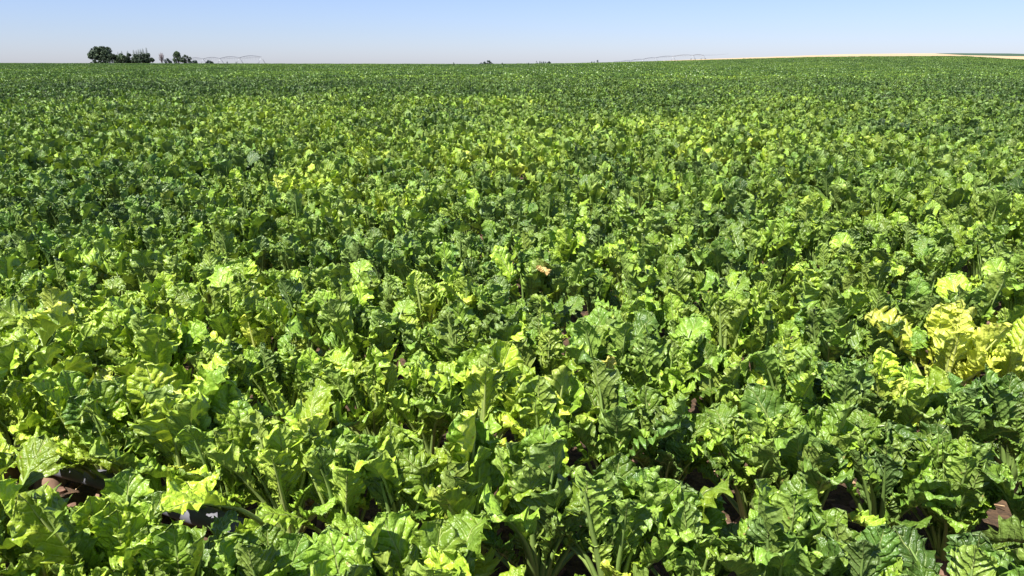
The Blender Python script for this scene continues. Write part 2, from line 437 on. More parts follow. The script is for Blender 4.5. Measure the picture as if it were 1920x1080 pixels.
# ------------------------------------------------------------------ beet leaves
def leaf_arrays(rg, lean0, lean1, lp, lb, wd, nu, nv, ruffle=1.0, twist=0.0, fold=0.35, side=0.0, rib=True, base_r=0.0075, curl=0.0):
    """spine from the crown outwards (+Y) and up. returns blade (co, faces, uv) and petiole (co, faces)."""
    Lt = lp + lb
    ns = 40
    s = np.linspace(0, 1, ns)
    th = lean0 + (lean1 - lean0) * s ** 1.8
    ph = side * s ** 1.5
    T = np.stack([np.sin(th) * np.sin(ph), np.sin(th) * np.cos(ph), np.cos(th)], -1)
    P = np.vstack([[0, 0, 0], np.cumsum((T[1:] + T[:-1]) / 2 * (Lt / (ns - 1)), 0)])
    def at_s(sv):
        p = np.stack([np.interp(sv, s, P[:, k]) for k in range(3)], -1)
        tt = np.stack([np.interp(sv, s, T[:, k]) for k in range(3)], -1)
        tt /= np.linalg.norm(tt, axis=-1, keepdims=True)
        return p, tt
    t = np.linspace(0, 1, nu + 1)
    sv = (lp + lb * t) / Lt
    p, tt = at_s(sv)
    X0 = np.array([1.0, 0, 0])
    B = X0 - (tt @ X0)[:, None] * tt; B /= np.linalg.norm(B, axis=-1, keepdims=True)
    Nn = np.cross(B, tt)          # points up / towards the plant's axis (upper face)
    tw = twist * t ** 1.2
    c, si = np.cos(tw)[:, None], np.sin(tw)[:, None]
    B, Nn = B * c + Nn * si, Nn * c - B * si
    wt = np.clip(t, 0, 1) ** rg.uniform(0.6, 0.85) * np.clip(1.0 - t ** 2.2, 0, 1) ** 0.45
    wt = wt / wt.max() * wd / 2 + 0.003
    v = np.linspace(-1, 1, nv + 1)
    V, TT = np.meshgrid(v, t)
    A = np.abs(V); sg = (V > 0).astype(float)
    seed = int(rg.integers(0, 9999))
    # uneven lobed outline
    e = 1 + (vnoise(t * 9, t * 0, seed)[:, None] - 0.5) * 0.18 * (1 - sg) + (vnoise(t * 9, t * 0, seed + 5)[:, None] - 0.5) * 0.18 * sg
    e = e * (1 + (0.07 * np.sin(t * 48 + seed)[:, None] if nu > 20 else 0))
    W = wt[:, None] * (1 + (e - 1) * A ** 2)
    f = fold * (0.7 + 0.6 * TT)
    lateral = V * W * np.cos(f * A)
    norm = W * A * np.sin(f * A)
    # blistered panels between the side veins
    TW = np.clip(TT + 0.11 * (vnoise(TT * 4.5, sg * 9, seed + 21) - 0.5) + 0.05 * (vnoise(TT * 6, A * 3 + sg * 5, seed + 22) - 0.5), 0, 1)
    bamp = rg.uniform(0.25, 1.1)
    q = (TW - 0.25 * A) * 8 + 0.45 * sg
    bl = np.abs(np.sin(np.pi * q)) ** 0.8 * np.clip(A * 3, 0, 1) * np.clip((1.15 - A) * 2, 0, 1)
    norm = norm + bl * wd * 0.075 * bamp * (0.1 + 1.5 * vnoise(TT * 8, A * 3.5 + sg * 5, seed + 9))
    norm = norm + (vnoise(TT * 9 + 3, V * 5 + 7, seed + 12) - 0.5) * wd * 0.07
    # big undulation and crinkled margin
    fr = rg.uniform(3.6, 5.6); fr3 = rg.uniform(9, 13)
    ph1, ph2 = rg.uniform(0, 6.28, 2)
    wave = np.sin(fr * 2 * np.pi * TT * 0.5 + ph1 * sg + ph2 * (1 - sg) + 1.5 * vnoise(TT * 4, sg * 7, seed + 2))
    wave2 = np.sin(fr * 2.3 * np.pi * TT + ph2 * sg + ph1 * (1 - sg) + 3.0 * vnoise(TT * 6, sg * 3, seed + 3))
    wave3 = np.sin(fr3 * 2 * np.pi * TT + ph1 + ph2 * sg + 4.0 * vnoise(TT * 8, sg * 3, seed + 6)) * (0.4 + vnoise(TT * 10, sg * 4, seed + 8))
    env = np.clip(wt[:, None] / (wd / 2), 0, 1)
    norm = norm + ruffle * env * wd * (0.062 * wave * A ** 1.3 + 0.068 * wave2 * A ** 2.4 + 0.050 * wave3 * A ** 4)
    norm = norm + (vnoise(TT * 3 + 7, V * 2 + 11, seed + 4) - 0.5) * wd * 0.22 * env
    norm = norm - curl * wd * 0.5 * A ** 2 * env
    along = ruffle * wd * 0.03 * np.cos(fr * 2.3 * np.pi * TT + ph1) * A ** 3 + lb * 0.06 * A ** 1.5 * np.sin(np.pi * TT) - lb * 0.07 * A ** 2 * TT ** 4 + ruffle * wd * 0.015 * np.cos(fr3 * 2 * np.pi * TT + ph1) * A ** 4
    co = p[:, None, :] + B[:, None, :] * lateral[..., None] + Nn[:, None, :] * norm[..., None] + tt[:, None, :] * along[..., None]
    co = co.reshape(-1, 3)
    nn = nv + 1
    i, j = np.meshgrid(np.arange(nu), np.arange(nv), indexing='ij')
    a = (i * nn + j).ravel()
    faces = np.stack([a, a + 1, a + nn + 1, a + nn], -1)
    uv = np.stack([(V * 0.5 + 0.5).ravel(), TW.ravel()], -1)
    pet = None
    if rib:
        send = (lp + lb * 0.72) / Lt
        k = 9 if nu > 12 else 6
        sp = np.concatenate([np.linspace(0, lp / Lt, k // 2 + 1), np.linspace(lp / Lt, send, k // 2)[1:]])
        pp, pt = at_s(sp)
        Bp = X0 - (pt @ X0)[:, None] * pt; Bp /= np.linalg.norm(Bp, axis=-1, keepdims=True)
        Np = np.cross(Bp, pt)
        tb = np.clip((sp * Lt - lp) / lb, 0, 1)
        twp = twist * tb ** 1.2
        c, si = np.cos(twp)[:, None], np.sin(twp)[:, None]
        Bp, Np = Bp * c + Np * si, Np * c - Bp * si
        rad = base_r * (1.45 - 0.55 * np.clip(sp * Lt / lp, 0, 1)) * (1 - 0.88 * tb)
        ns_ = 6
        an = np.linspace(0, 2 * np.pi, ns_, endpoint=False) + 0.5
        ring = (Bp[:, None, :] * np.cos(an)[None, :, None] * 1.15 + Np[:, None, :] * (np.sin(an) * np.where(np.sin(an) > 0, 0.55, 1.0))[None, :, None]) * rad[:, None, None]
        pc = (pp[:, None, :] + ring - Np[:, None, :] * (rad * 0.55 * (tb > 0))[:, None, None]).reshape(-1, 3)
        ii, jj = np.meshgrid(np.arange(len(sp) - 1), np.arange(ns_), indexing='ij')
        a0 = (ii * ns_ + jj).ravel(); a1 = (ii * ns_ + (jj + 1) % ns_).ravel()
        pf = np.stack([a0, a1, a1 + ns_, a0 + ns_], -1)
        pet = (pc, pf)
    return co, faces, uv, pet

# postures: (lean at the crown, lean at the tip, petiole, blade, width)
POST = {
    'erect':  (4, 14, 0.175, 0.225, 0.108),
    'tilt':   (10, 32, 0.175, 0.23, 0.115),
    'arch':   (18, 58, 0.17, 0.215, 0.115),
    'spread': (32, 80, 0.15, 0.19, 0.118),
    'droop':  (26, 130, 0.17, 0.165, 0.10),
    'low':    (60, 92, 0.12, 0.13, 0.09),
    'young':  (8, 34, 0.09, 0.13, 0.070),
}
def leaf_args(rg, key):
    l0, l1, lp, lb, wd = POST[key]
    j = lambda a, s: a * rg.uniform(1 - s, 1 + s)
    return dict(lean0=R(l0 + rg.uniform(-5, 5)), lean1=R(l1 + rg.uniform(-16, 16)), lp=j(lp, 0.18), lb=j(lb, 0.16), wd=j(wd, 0.16),
                ruffle=rg.uniform(0.9, 1.7), twist=rg.uniform(-0.8, 0.8), fold=rg.uniform(0.05, 0.6), side=rg.uniform(-0.5, 0.5), curl=rg.uniform(-0.1, 0.35))

NVAR = {'erect': 9, 'tilt': 9, 'arch': 8, 'spread': 6, 'droop': 4, 'low': 4, 'young': 4}
LIB = {'A': {}, 'B': {}}
for lod, (nu, nv) in (('A', (58, 16)), ('B', (32, 8))):
    for key, n in NVAR.items():
        LIB[lod][key] = []
        for k in range(n):
            rg = np.random.default_rng(1000 + k * 17 + sum(map(ord, key)))
            a = leaf_args(rg, key)
            if lod == 'B': a['wd'] *= 0.97; a['lb'] *= 0.95; a['lp'] *= 1.04
            co, fa, uv, pet = leaf_arrays(rg, nu=nu, nv=nv, **a)
            if lod == 'A':
                lm = mesh_np('leaf', co, fa, [M_LEAF], uv=uv)
                pm = mesh_np('petiole', pet[0], pet[1], [M_PET])
                LIB[lod][key].append((lm, pm))
            else:
                n0 = len(co)
                c2 = np.vstack([co, pet[0]]); f2 = np.vstack([fa, pet[1] + n0])
                uv2 = np.vstack([uv, np.tile([0.5, 0.1], (len(pet[0]), 1))])
                mi = np.concatenate([np.zeros(len(fa), int), np.ones(len(pet[1]), int)])
                LIB[lod][key].append((mesh_np('leaf', c2, f2, [M_LEAF, M_PET], mat_idx=mi, uv=uv2), None))

# the crown of the root showing above the soil
def root_mesh():
    nr, na = 7, 14
    co, fa = [], []
    rr = np.random.default_rng(5)
    for i in range(nr):
        f = i / (nr - 1)
        r = 0.055 * math.sin(math.pi * (0.30 + 0.62 * f)) ** 0.7 + 0.004
        z = -0.05 + 0.105 * f
        for k in range(na):
            an = 2 * math.pi * k / na
            q = 1 + 0.12 * math.sin(an * 2 + 1) + rr.uniform(-0.08, 0.08)
            co.append((r * q * math.cos(an), r * q * math.sin(an), z + rr.uniform(-0.005, 0.005)))
    for i in range(nr - 1):
        for k in range(na):
            fa.append((i * na + k, i * na + (k + 1) % na, (i + 1) * na + (k + 1) % na, (i + 1) * na + k))
    co.append((0, 0, 0.06)); n = len(co) - 1
    for k in range(na): fa.append(((nr - 1) * na + k, (nr - 1) * na + (k + 1) % na, n, -1))
    return mesh_np('root', co, fa, [M_ROOT])
ROOT = root_mesh()

# ------------------------------------------------------------------ where the crop is yellow
HOT = [  # photo pixel (x, y) of a yellow or pale patch, radius in metres, strength, ellipse is round on the canopy
    (1770, 680, 0.13, 0.62), (1900, 660, 0.13, 0.42), (1905, 820, 0.10, 0.25), (1400, 650, 0.28, 0.30), (1330, 650, 0.15, 0.15),
    (600, 770, 0.20, 0.34), (930, 730, 0.30, 0.32), (1040, 790, 0.16, 0.30), (870, 960, 0.14, 0.32), (860, 1010, 0.15, 0.22),
    (300, 1040, 0.20, 0.26), (370, 940, 0.16, 0.26), (180, 1060, 0.20, 0.22), (230, 850, 0.25, 0.22), (80, 790, 0.22, 0.22), (120, 860, 0.25, 0.12),
    (240, 640, 0.35, 0.14), (270, 470, 0.35, 0.22), (120, 520, 0.25, 0.18), (700, 395, 0.45, 0.34), (590, 345, 0.5, 0.34), (925, 300, 0.6, 0.36),
    (860, 550, 0.18, 0.28), (1100, 480, 0.30, 0.24), (1040, 350, 0.4, 0.26), (1390, 310, 0.6, 0.28), (1490, 370, 0.4, 0.30), (1790, 330, 0.5, 0.30),
    (260, 290, 0.8, 0.32), (350, 320, 0.35, 0.34), (80, 280, 0.7, 0.24), (480, 195, 1.5, 0.25), (820, 200, 1.6, 0.32), (960, 200, 1.6, 0.26), (1240, 240, 1.0, 0.22),
    (1530, 195, 1.6, 0.26), (1660, 200, 1.2, 0.18), (1350, 150, 6.0, 0.22), (1500, 480, 0.30, 0.16), (1540, 560, 0.28, 0.20), (1700, 470, 0.6, 0.10),
    (60, 135, 8, 0.2), (450, 140, 8, 0.15), (620, 250, 1.0, 0.15), (1860, 300, 0.8, 0.16), (780, 1040, 0.2, 0.12), (1440, 740, 0.2, 0.12),
]
HOTW = []
for hx, hy, hr, hs_ in HOT:
    X, Y = pix(hx, hy, 0.36)
    HOTW.append((X, Y, hr, hs_ * (0.66 if hy < 500 else (0.6 if hx < 500 else 0.85))))
def yellowness(x, y):
    x = np.asarray(x, float); y = np.asarray(y, float)
    b = 0.115 + 0.20 * vnoise(x * 0.55 + 3, y * 0.35 + 9, 1) ** 1.3 + 0.10 * vnoise(x * 1.9, y * 1.9, 2) + 0.16 * vnoise(x * 0.05 + 5, y * 0.022, 3)
    b = b + 0.14 * (vnoise(x * 0.28 + y * 0.09, y * 0.9 + x * 0.3, 8) - 0.5) + 0.10 * np.exp(-((y - 17) / 4.5) ** 2) * vnoise(x * .15, y * 0, 5) - 0.06 * np.exp(-((y - 38) / 14.0) ** 2)
    hot = np.zeros_like(b)
    for hx, hy, hr, hs_ in HOTW:
        rr = ((x - hx) ** 2 + ((y - hy) / (1.0 if hr < 0.5 else 1.25)) ** 2) / (hr * hr)
        hot = np.maximum(hot, hs_ * np.exp(-rr * 0.7))
    return b + 0.85 * hot - 0.10 * np.clip((y - 12) / 90, 0, 1)

# ------------------------------------------------------------------ plant positions, row by row
ROW, STEP, Y0 = 0.57, 0.225, 0.89
def in_view(x, y, pad=0.06):
    depth = y * math.cos(PITCH) + (CAM_Z - 0.3) * math.sin(PITCH)
    return abs(x) < 0.687 * depth + pad
ORD = ['', 'first', 'second', 'third', 'fourth', 'fifth', 'sixth', 'seventh', 'eighth', 'ninth', 'tenth', 'eleventh', 'twelfth', 'thirteenth',
       'fourteenth', 'fifteenth', 'sixteenth', 'seventeenth', 'eighteenth', 'nineteenth', 'twentieth']
def ordw(n):
    if n <= 20: return ORD[n]
    return ['twenty', 'thirty', 'forty'][n // 10 - 2] + '-' + ORD[n % 10] if n % 10 else ['twentieth', 'thirtieth', 'fortieth'][n // 10 - 2]

PHI = math.atan(0.33)                     # the rows run slightly towards the camera at the right
CSTEP = ROW / math.cos(PHI)
C0 = 2.59
C_MAX = 7.2
rows = []          # individual plants
spread = []        # x, y of plants drawn as the mass, near the individuals
k = -9
while C0 + k * CSTEP <= C_MAX:
    c = C0 + k * CSTEP
    row = []
    u = -11 - random.random() * STEP
    while u < 11:
        px_ = u * math.cos(PHI) + random.uniform(-0.03, 0.03); py_ = c - u * math.sin(PHI) + random.uniform(-0.045, 0.045)
        if random.random() > 0.015:
            if py_ > 1.34 and in_view(px_, py_): row.append((px_, py_))
            elif (py_ > -1.5 or px_ < 0) and py_ > -2.5 and not (abs(px_) < 0.4 and -0.6 < py_ < 0.6):
                spread.append((px_, py_))
        u += STEP * random.uniform(0.85, 1.18)
    if row: rows.append(row)
    k += 1
C_NEXT = C0 + k * CSTEP

def leaf_plan(rg, vig, n):
    """posture, azimuth, scale for each leaf of a plant: inner upright, outer spreading"""
    plan = []
    az0 = rg.uniform(0, 6.28)
    for i in range(n):
        f = i / (n - 1)
        if f < 0.14: key = 'young'
        elif f < 0.55: key = 'erect' if rg.random() < 0.7 else 'tilt'
        elif f < 0.78: key = 'tilt' if rg.random() < 0.55 else 'arch'
        elif f < 0.93: key = ('arch', 'spread', 'droop')[int(rg.choice(3, p=[0.45, 0.35, 0.2]))]
        else: key = 'low' if rg.random() < 0.5 else 'spread'
        plan.append((key, az0 + i * 2.39996 + rg.uniform(-0.35, 0.35), vig * rg.uniform(0.86, 1.14)))
    return plan

def make_plant(x, y, lod, yl, label, rg, dryspec=None):
    vig = rg.uniform(0.88, 1.18) * (1.1 if yl > 0.6 else 1)
    o = empty('sugar_beet_plant', (x, y, tz(x, y)), 0)
    tag(o, label, 'beet plant', 'sugar beet plants growing in rows')
    n = int(rg.integers(25, 32)) if lod == 'A' else int(rg.integers(21, 27))
    rt = bpy.data.objects.new('root', ROOT); link(rt, o); rt.rotation_euler = (0, 0, rg.uniform(0, 6)); s_ = rg.uniform(0.8, 1.1); rt.scale = (s_, s_, s_)
    for i, (key, azm, s) in enumerate(leaf_plan(rg, vig, n)):
        lib = LIB[lod][key]
        lm, pm = lib[int(rg.integers(len(lib)))]
        lf = bpy.data.objects.new('leaf', lm); link(lf, o)
        fl = -1 if rg.random() < 0.5 else 1
        lf.location = (-0.018 * math.sin(azm), 0.018 * math.cos(azm), 0.045)
        lf.rotation_euler = (rg.uniform(-0.12, 0.12), rg.uniform(-0.12, 0.12), azm)
        lf.scale = (s, s, s * rg.uniform(0.95, 1.05))
        yy = yl + rg.normal(0, 0.085 if yl < 0.6 else 0.11) + (0.07 if key in ('low', 'droop') else 0) + (0.05 if key == 'young' else 0)
        if rg.random() < 0.04: yy += rg.uniform(0.1, 0.28)
        dry = 0.0
        if key == 'low' and rg.random() < 0.14:
            dry = rg.uniform(0.6, 1.0); lf['label'] = 'withered tan leaf low on the plant'
        lf.color = (float(np.clip(yy, 0, 1)), float(rg.random()), dry, 1)
        if pm is not None:
            pt = bpy.data.objects.new('petiole', pm); link(pt, lf)
            pt.color = lf.color
    return o

def look(yl):
    if yl > 0.72: return 'bright yellow'
    if yl > 0.52: return 'pale yellow-green'
    if yl > 0.40: return 'light green'
    if yl > 0.29: return 'mid green'
    return 'dark green'
SPECIAL = {}
for sx, sy, v in ((1775, 645, 1.08), (1735, 655, 1.0), (1700, 690, 0.6), (1890, 670, 0.86), (1910, 850, 0.45), (560, 790, 0.58), (640, 780, 0.56), (890, 730, 0.60), (980, 750, 0.5), (1040, 800, 0.58), (860, 990, 0.55), (300, 1050, 0.44), (380, 940, 0.5), (1400, 680, 0.55), (1440, 690, 0.5), (230, 860, 0.46)):
    X, Y = pix(sx, sy, 0.43)
    SPECIAL[min(((i, j) for i, rw in enumerate(rows) for j in range(len(rw))), key=lambda q: (rows[q[0]][q[1]][0] - X) ** 2 + (rows[q[0]][q[1]][1] - Y) ** 2)] = v
plants = []
for ri, row in enumerate(rows):
    for ci, (x, y) in enumerate(row):
        rg = np.random.default_rng(50000 + ri * 100 + ci)
        yl = float(yellowness(x, y)) + rg.normal(0, 0.045)
        if (ri, ci) in SPECIAL: yl = SPECIAL[(ri, ci)]
        n = len(row)
        if ci < n / 2: pos = f'{ordw(ci + 1)} from the left'
        else: pos = f'{ordw(n - ci)} from the right'
        if ci == 0: pos = 'leftmost'
        if ci == n - 1: pos = 'rightmost'
        rowname = 'nearest row' if ri == 0 else f'{ordw(ri + 1)} nearest row'
        lab = f'{look(yl)} beet plant, {pos} in the {rowname}'
        plants.append(make_plant(x, y, 'A' if y < 3.3 else 'B', yl, lab, rg))
print('individual plants', len(plants))

# withered leaves that stand out in the photograph belong to the plant they hang from
def odd_leaf(px, py, z, key, azd, s, yl, dry, label):
    X, Y = pix(px, py, z)
    best = min(plants, key=lambda p: (p.location.x - X) ** 2 + (p.location.y - Y) ** 2)
    lm, pm = LIB['A'][key][1]
    lf = bpy.data.objects.new('leaf', lm); link(lf, best)
    lf.rotation_euler = (0, 0, R(azd)); lf.scale = (s, s, s)
    lf.color = (yl, 0.8, dry, 1); lf['label'] = label
    # put the blade's middle at the wanted point
    c = Vector((0, 0, 0))
    for v in lm.vertices: c += v.co
    c /= len(lm.vertices)
    off = Matrix.Rotation(R(azd), 3, 'Z') @ (c * s)
    lf.location = (X - best.location.x - off.x, Y - best.location.y - off.y, z - off.z - best.location.z)
    pt = bpy.data.objects.new('petiole', pm); link(pt, lf); pt.color = lf.color
odd_leaf(1018, 505, 0.46, 'droop', 190, 0.75, 0.8, 0.85, 'shrivelled orange-tan leaf')
odd_leaf(60, 715, 0.36, 'low', 60, 0.9, 0.8, 0.75, 'curled dry tan leaf')
odd_leaf(388, 770, 0.20, 'droop', 170, 0.6, 0.6, 1.0, 'withered brown leaf near the soil')
odd_leaf(1140, 687, 0.42, 'young', 180, 0.8, 0.95, 0.4, 'small pale yellow leaf')
odd_leaf(380, 940, 0.46, 'spread', 150, 1.15, 0.72, 0.0, 'broad pale lime leaf')
odd_leaf(850, 548, 0.48, 'arch', 80, 0.95, 0.72, 0.0, 'lime yellow leaf arching sideways')

# ------------------------------------------------------------------ the rest of the crop as one mass
def plant_mesh(name, seed, nu, nv, nleaf, mat, rib, offs=None, hscale=1.0):
    rg = np.random.default_rng(seed)
    cs, fs, us, lc, mi = [], [], [], [], []
    n0 = 0
    for (ox, oy) in (offs if offs is not None else [(0, 0)]):
        pl_y = rg.normal(0, 0.06)
        for key, azm, s in leaf_plan(rg, rg.uniform(0.98, 1.18), nleaf):
            if offs is not None and key == 'young': continue
            a = leaf_args(rg, key)
            a['wd'] *= 0.96; a['lb'] *= 0.93; a['lp'] *= 1.06
            co, fa, uv, pet = leaf_arrays(rg, nu=nu, nv=nv, rib=rib, **a)
            m = np.zeros(len(fa), int)
            if pet is not None:
                fa = np.vstack([fa, pet[1] + len(co)]); uv = np.vstack([uv, np.tile([0.5, 0.1], (len(pet[0]), 1))])
                m = np.concatenate([m, np.ones(len(pet[1]), int)]); co = np.vstack([co, pet[0]])
            cz, sz = math.cos(azm), math.sin(azm)
            co = co * s
            co = np.stack([co[:, 0] * cz - co[:, 1] * sz + ox, co[:, 0] * sz + co[:, 1] * cz + oy, co[:, 2] * hscale + 0.04], -1)
            cs.append(co); fs.append(fa + n0); us.append(uv); mi.append(m)
            v = rg.normal(0, 0.08) + pl_y + (0.2 if rg.random() < 0.04 else 0)
            lc.append(np.tile([v, rg.random(), 0.0], (len(co), 1)))
            n0 += len(co)
    mats = [mat, M_PET_I] if rib else [mat]
    return mesh_np(name, np.vstack(cs), np.vstack(fs), mats, mat_idx=np.concatenate(mi), uv=np.vstack(us), attrs={'leafcol': ('FLOAT_VECTOR', np.vstack(lc))})

col = bpy.data.collections.new('crop_patterns')
kinds = []
def pattern(me):
    o = bpy.data.objects.new('p%03d' % len(kinds), me); col.objects.link(o); kinds.append(o); return len(kinds) - 1
C_ = [pattern(plant_mesh('beet_mid', 300 + k, 14, 6, 22, M_LEAF_I, True)) for k in range(14)]
D_ = [pattern(plant_mesh('beet_far', 400 + k, 8, 4, 19, M_LEAF_I, False)) for k in range(12)]
PW, PR = 2.35, 4      # patch: 10 plants wide, 4 rows deep
E_ = []
for k in range(6):
    rr = np.random.default_rng(900 + k)
    offs = [((i + 0.5) * STEP * 1.0 - PW / 2 + rr.uniform(-.03, .03), (j + 0.5) * ROW - PR * ROW / 2 + rr.uniform(-.05, .05)) for j in range(PR) for i in range(10)]
    E_.append(pattern(plant_mesh('beet_patch', 500 + k, 4, 2, 15, M_LEAF_F, False, offs)))

pts, idx, rot, scl, tint = [], [], [], [], []
def put(x, y, ks, rz, s, yj=0.05):
    pts.append((x, y, 0)); idx.append(ks[int(rng.integers(len(ks)))]); rot.append(rz); scl.append(s * (1 + 0.26 * (float(vnoise(x * 0.8, y * 0.8, 31)) - 0.5)))
for x, y in spread: put(x, y, C_, rng.uniform(0, 6.28), rng.uniform(0.9, 1.12))
Y_PATCH = 60
c = C_NEXT
while c < Y_PATCH * 1.5:
    um = min(c * 1.35 + 6, 90)
    u = -um
    while u < um:
        xx = u * math.cos(PHI); yy = c - u * math.sin(PHI)
        if yy < Y_PATCH and abs(xx) < 0.86 * yy + 2.5 and rng.random() > 0.012:
            put(xx + rng.uniform(-.03, .03), yy + rng.uniform(-.06, .06), C_ if yy < 20 else D_, rng.uniform(0, 6.28), rng.uniform(0.84, 1.14))
        u += STEP * rng.uniform(0.85, 1.18)
    c += CSTEP
PD = PR * ROW / math.cos(PHI)
c = C_NEXT + PD * 2
while c < (D_BEET + 5) * 1.5:
    nu_ = int(640 / PW); sh = rng.uniform(0, PW)
    for i in range(-nu_ // 2, nu_ // 2 + 1):
        u = i * PW + sh
        xx = u * math.cos(PHI); yy = c - u * math.sin(PHI)
        if Y_PATCH + 1.0 < yy < D_BEET + 3 and abs(xx) < 0.80 * yy + 3:
            put(xx, yy, E_, -PHI + (0.0 if rng.random() < .5 else math.pi), rng.uniform(0.97, 1.08))
    c += PD
pts = np.array(pts); pts[:, 2] = terrain(pts[:, 0], pts[:, 1])
tnt = yellowness(pts[:, 0], pts[:, 1]) + rng.normal(0, 0.05, len(pts))
tnt = np.stack([np.clip(tnt, 0, 1), rng.random(len(pts)), np.zeros(len(pts))], -1)
me = bpy.data.meshes.new('beet_crop')
me.vertices.add(len(pts)); me.vertices.foreach_set('co', pts.astype(np.float32).ravel())
for nme, typ, val in (('idx', 'INT', np.array(idx, np.int32)), ('rz', 'FLOAT', np.array(rot, np.float32)), ('sc', 'FLOAT', np.array(scl, np.float32))):
    a = me.attributes.new(nme, typ, 'POINT'); a.data.foreach_set('value', val)
a = me.attributes.new('tint', 'FLOAT_VECTOR', 'POINT'); a.data.foreach_set('vector', tnt.astype(np.float32).ravel())
crop = link(bpy.data.objects.new('beet_crop', me))
tag(crop, 'dense green beet crop stretching from the middle distance to the horizon', 'crop', kind='stuff')
print('mass instances', len(pts))
g = bpy.data.node_groups.new('crop_spread', 'GeometryNodeTree')
g.interface.new_socket('Geometry', in_out='INPUT', socket_type='NodeSocketGeometry')
g.interface.new_socket('Geometry', in_out='OUTPUT', socket_type='NodeSocketGeometry')
gi = g.nodes.new('NodeGroupInput'); go = g.nodes.new('NodeGroupOutput')
m2p = g.nodes.new('GeometryNodeMeshToPoints')
iop = g.nodes.new('GeometryNodeInstanceOnPoints')
ci = g.nodes.new('GeometryNodeCollectionInfo'); ci.inputs['Collection'].default_value = col
ci.inputs['Separate Children'].default_value = True; ci.inputs['Reset Children'].default_value = True
def named(n, typ):
    x = g.nodes.new('GeometryNodeInputNamedAttribute'); x.data_type = typ; x.inputs['Name'].default_value = n
    return [o for o in x.outputs if o.enabled][0]
cr = g.nodes.new('ShaderNodeCombineXYZ')
g.links.new(named('rz', 'FLOAT'), cr.inputs[2])
e2r = g.nodes.new('FunctionNodeEulerToRotation'); g.links.new(cr.outputs[0], e2r.inputs[0])
g.links.new(gi.outputs[0], m2p.inputs[0]); g.links.new(m2p.outputs[0], iop.inputs['Points'])
g.links.new(ci.outputs[0], iop.inputs['Instance']); iop.inputs['Pick Instance'].default_value = True
g.links.new(named('idx', 'INT'), iop.inputs['Instance Index'])
g.links.new(e2r.outputs[0], iop.inputs['Rotation']); g.links.new(named('sc', 'FLOAT'), iop.inputs['Scale'])
g.links.new(iop.outputs[0], go.inputs[0])
md = crop.modifiers.new('spread', 'NODES'); md.node_group = g

# ------------------------------------------------------------------ soil clods and stones
def lump(mb, c, r, rg, squash=0.7, sub=1):
    import bmesh
    bm = bmesh.new(); bmesh.ops.create_icosphere(bm, subdivisions=sub + 1, radius=1)
    co = np.array([v.co[:] for v in bm.verts]); fa = np.array([[v.index for v in f.verts] for f in bm.faces]); bm.free()
    d = 1 + (vnoise(co[:, 0] * 1.7 + rg.uniform(0, 99), co[:, 1] * 1.7 + co[:, 2], 3) - 0.5) * 0.7 + (vnoise(co[:, 0] * 5 + rg.uniform(0, 99), co[:, 1] * 5 + co[:, 2] * 4, 4) - 0.5) * 0.25
    co = co * d[:, None] * r * np.array([rg.uniform(0.8, 1.2), rg.uniform(0.8, 1.2), squash])
    mb.add(co + np.array(c), fa)
mb = MB(); rg = np.random.default_rng(77)
for k in range(900):
    y = rg.uniform(1.0, 5.5); x = rg.uniform(-0.8, 0.8) * (y + 0.3)
    lump(mb, (x, y, 0.002), rg.uniform(0.008, 0.035), rg, sub=0)
for cx, cy in ((1375, 985), (1405, 1000), (40, 935), (90, 1050), (175, 830), (80, 770), (1200, 965)):
    X, Y = pix(cx, cy, 0.05)
    lump(mb, (X, Y, 0.02), rg.uniform(0.028, 0.04), rg, 0.8, sub=1)
tag(mb.build('soil_clods', M_CLOD, smooth=False), 'crumbly brown soil clods lying between the beet rows', 'soil', kind='stuff')
PIPE_Z = 0.10
pp = [pix(qx, qy, PIPE_Z) for qx, qy in ((-160, 790), (5, 845), (215, 905), (322, 948), (450, 992), (490, 1012))]
mb = MB(); mb.tube([(x, y, PIPE_Z) for x, y in pp], [0.036, 0.037, 0.036, 0.038, 0.037, 0.037], 14)
tag(mb.build('pipe', M_STONE), 'pale grey pipe lying half hidden under the leaves at lower left', 'pipe')
# withered leaf scraps and stalk bits on the soil
mb = MB(); rg = np.random.default_rng(78)
for k in range(700):
    y = rg.uniform(1.2, 6); x = rg.uniform(-0.8, 0.8) * (y + 0.3)
    if rg.random() < 0.4:
        an = rg.uniform(0, 6.28); L2 = rg.uniform(.02, .07)
        mb.tube([(x, y, .012), (x + L2 * math.cos(an), y + L2 * math.sin(an), .02 + rg.uniform(0, .02))], .003, 4)
    else: flakes_small = mb.add(np.array([(x, y, .012)]) + rg.uniform(-.03, .03, (5, 3)) * (1, 1, .35), [(0, 1, 2, -1), (0, 2, 3, -1), (0, 3, 4, -1)])
tag(mb.build('leaf_litter', M_LITTER, smooth=False), 'withered straw coloured leaf scraps scattered on the soil under the beets', 'litter', kind='stuff')

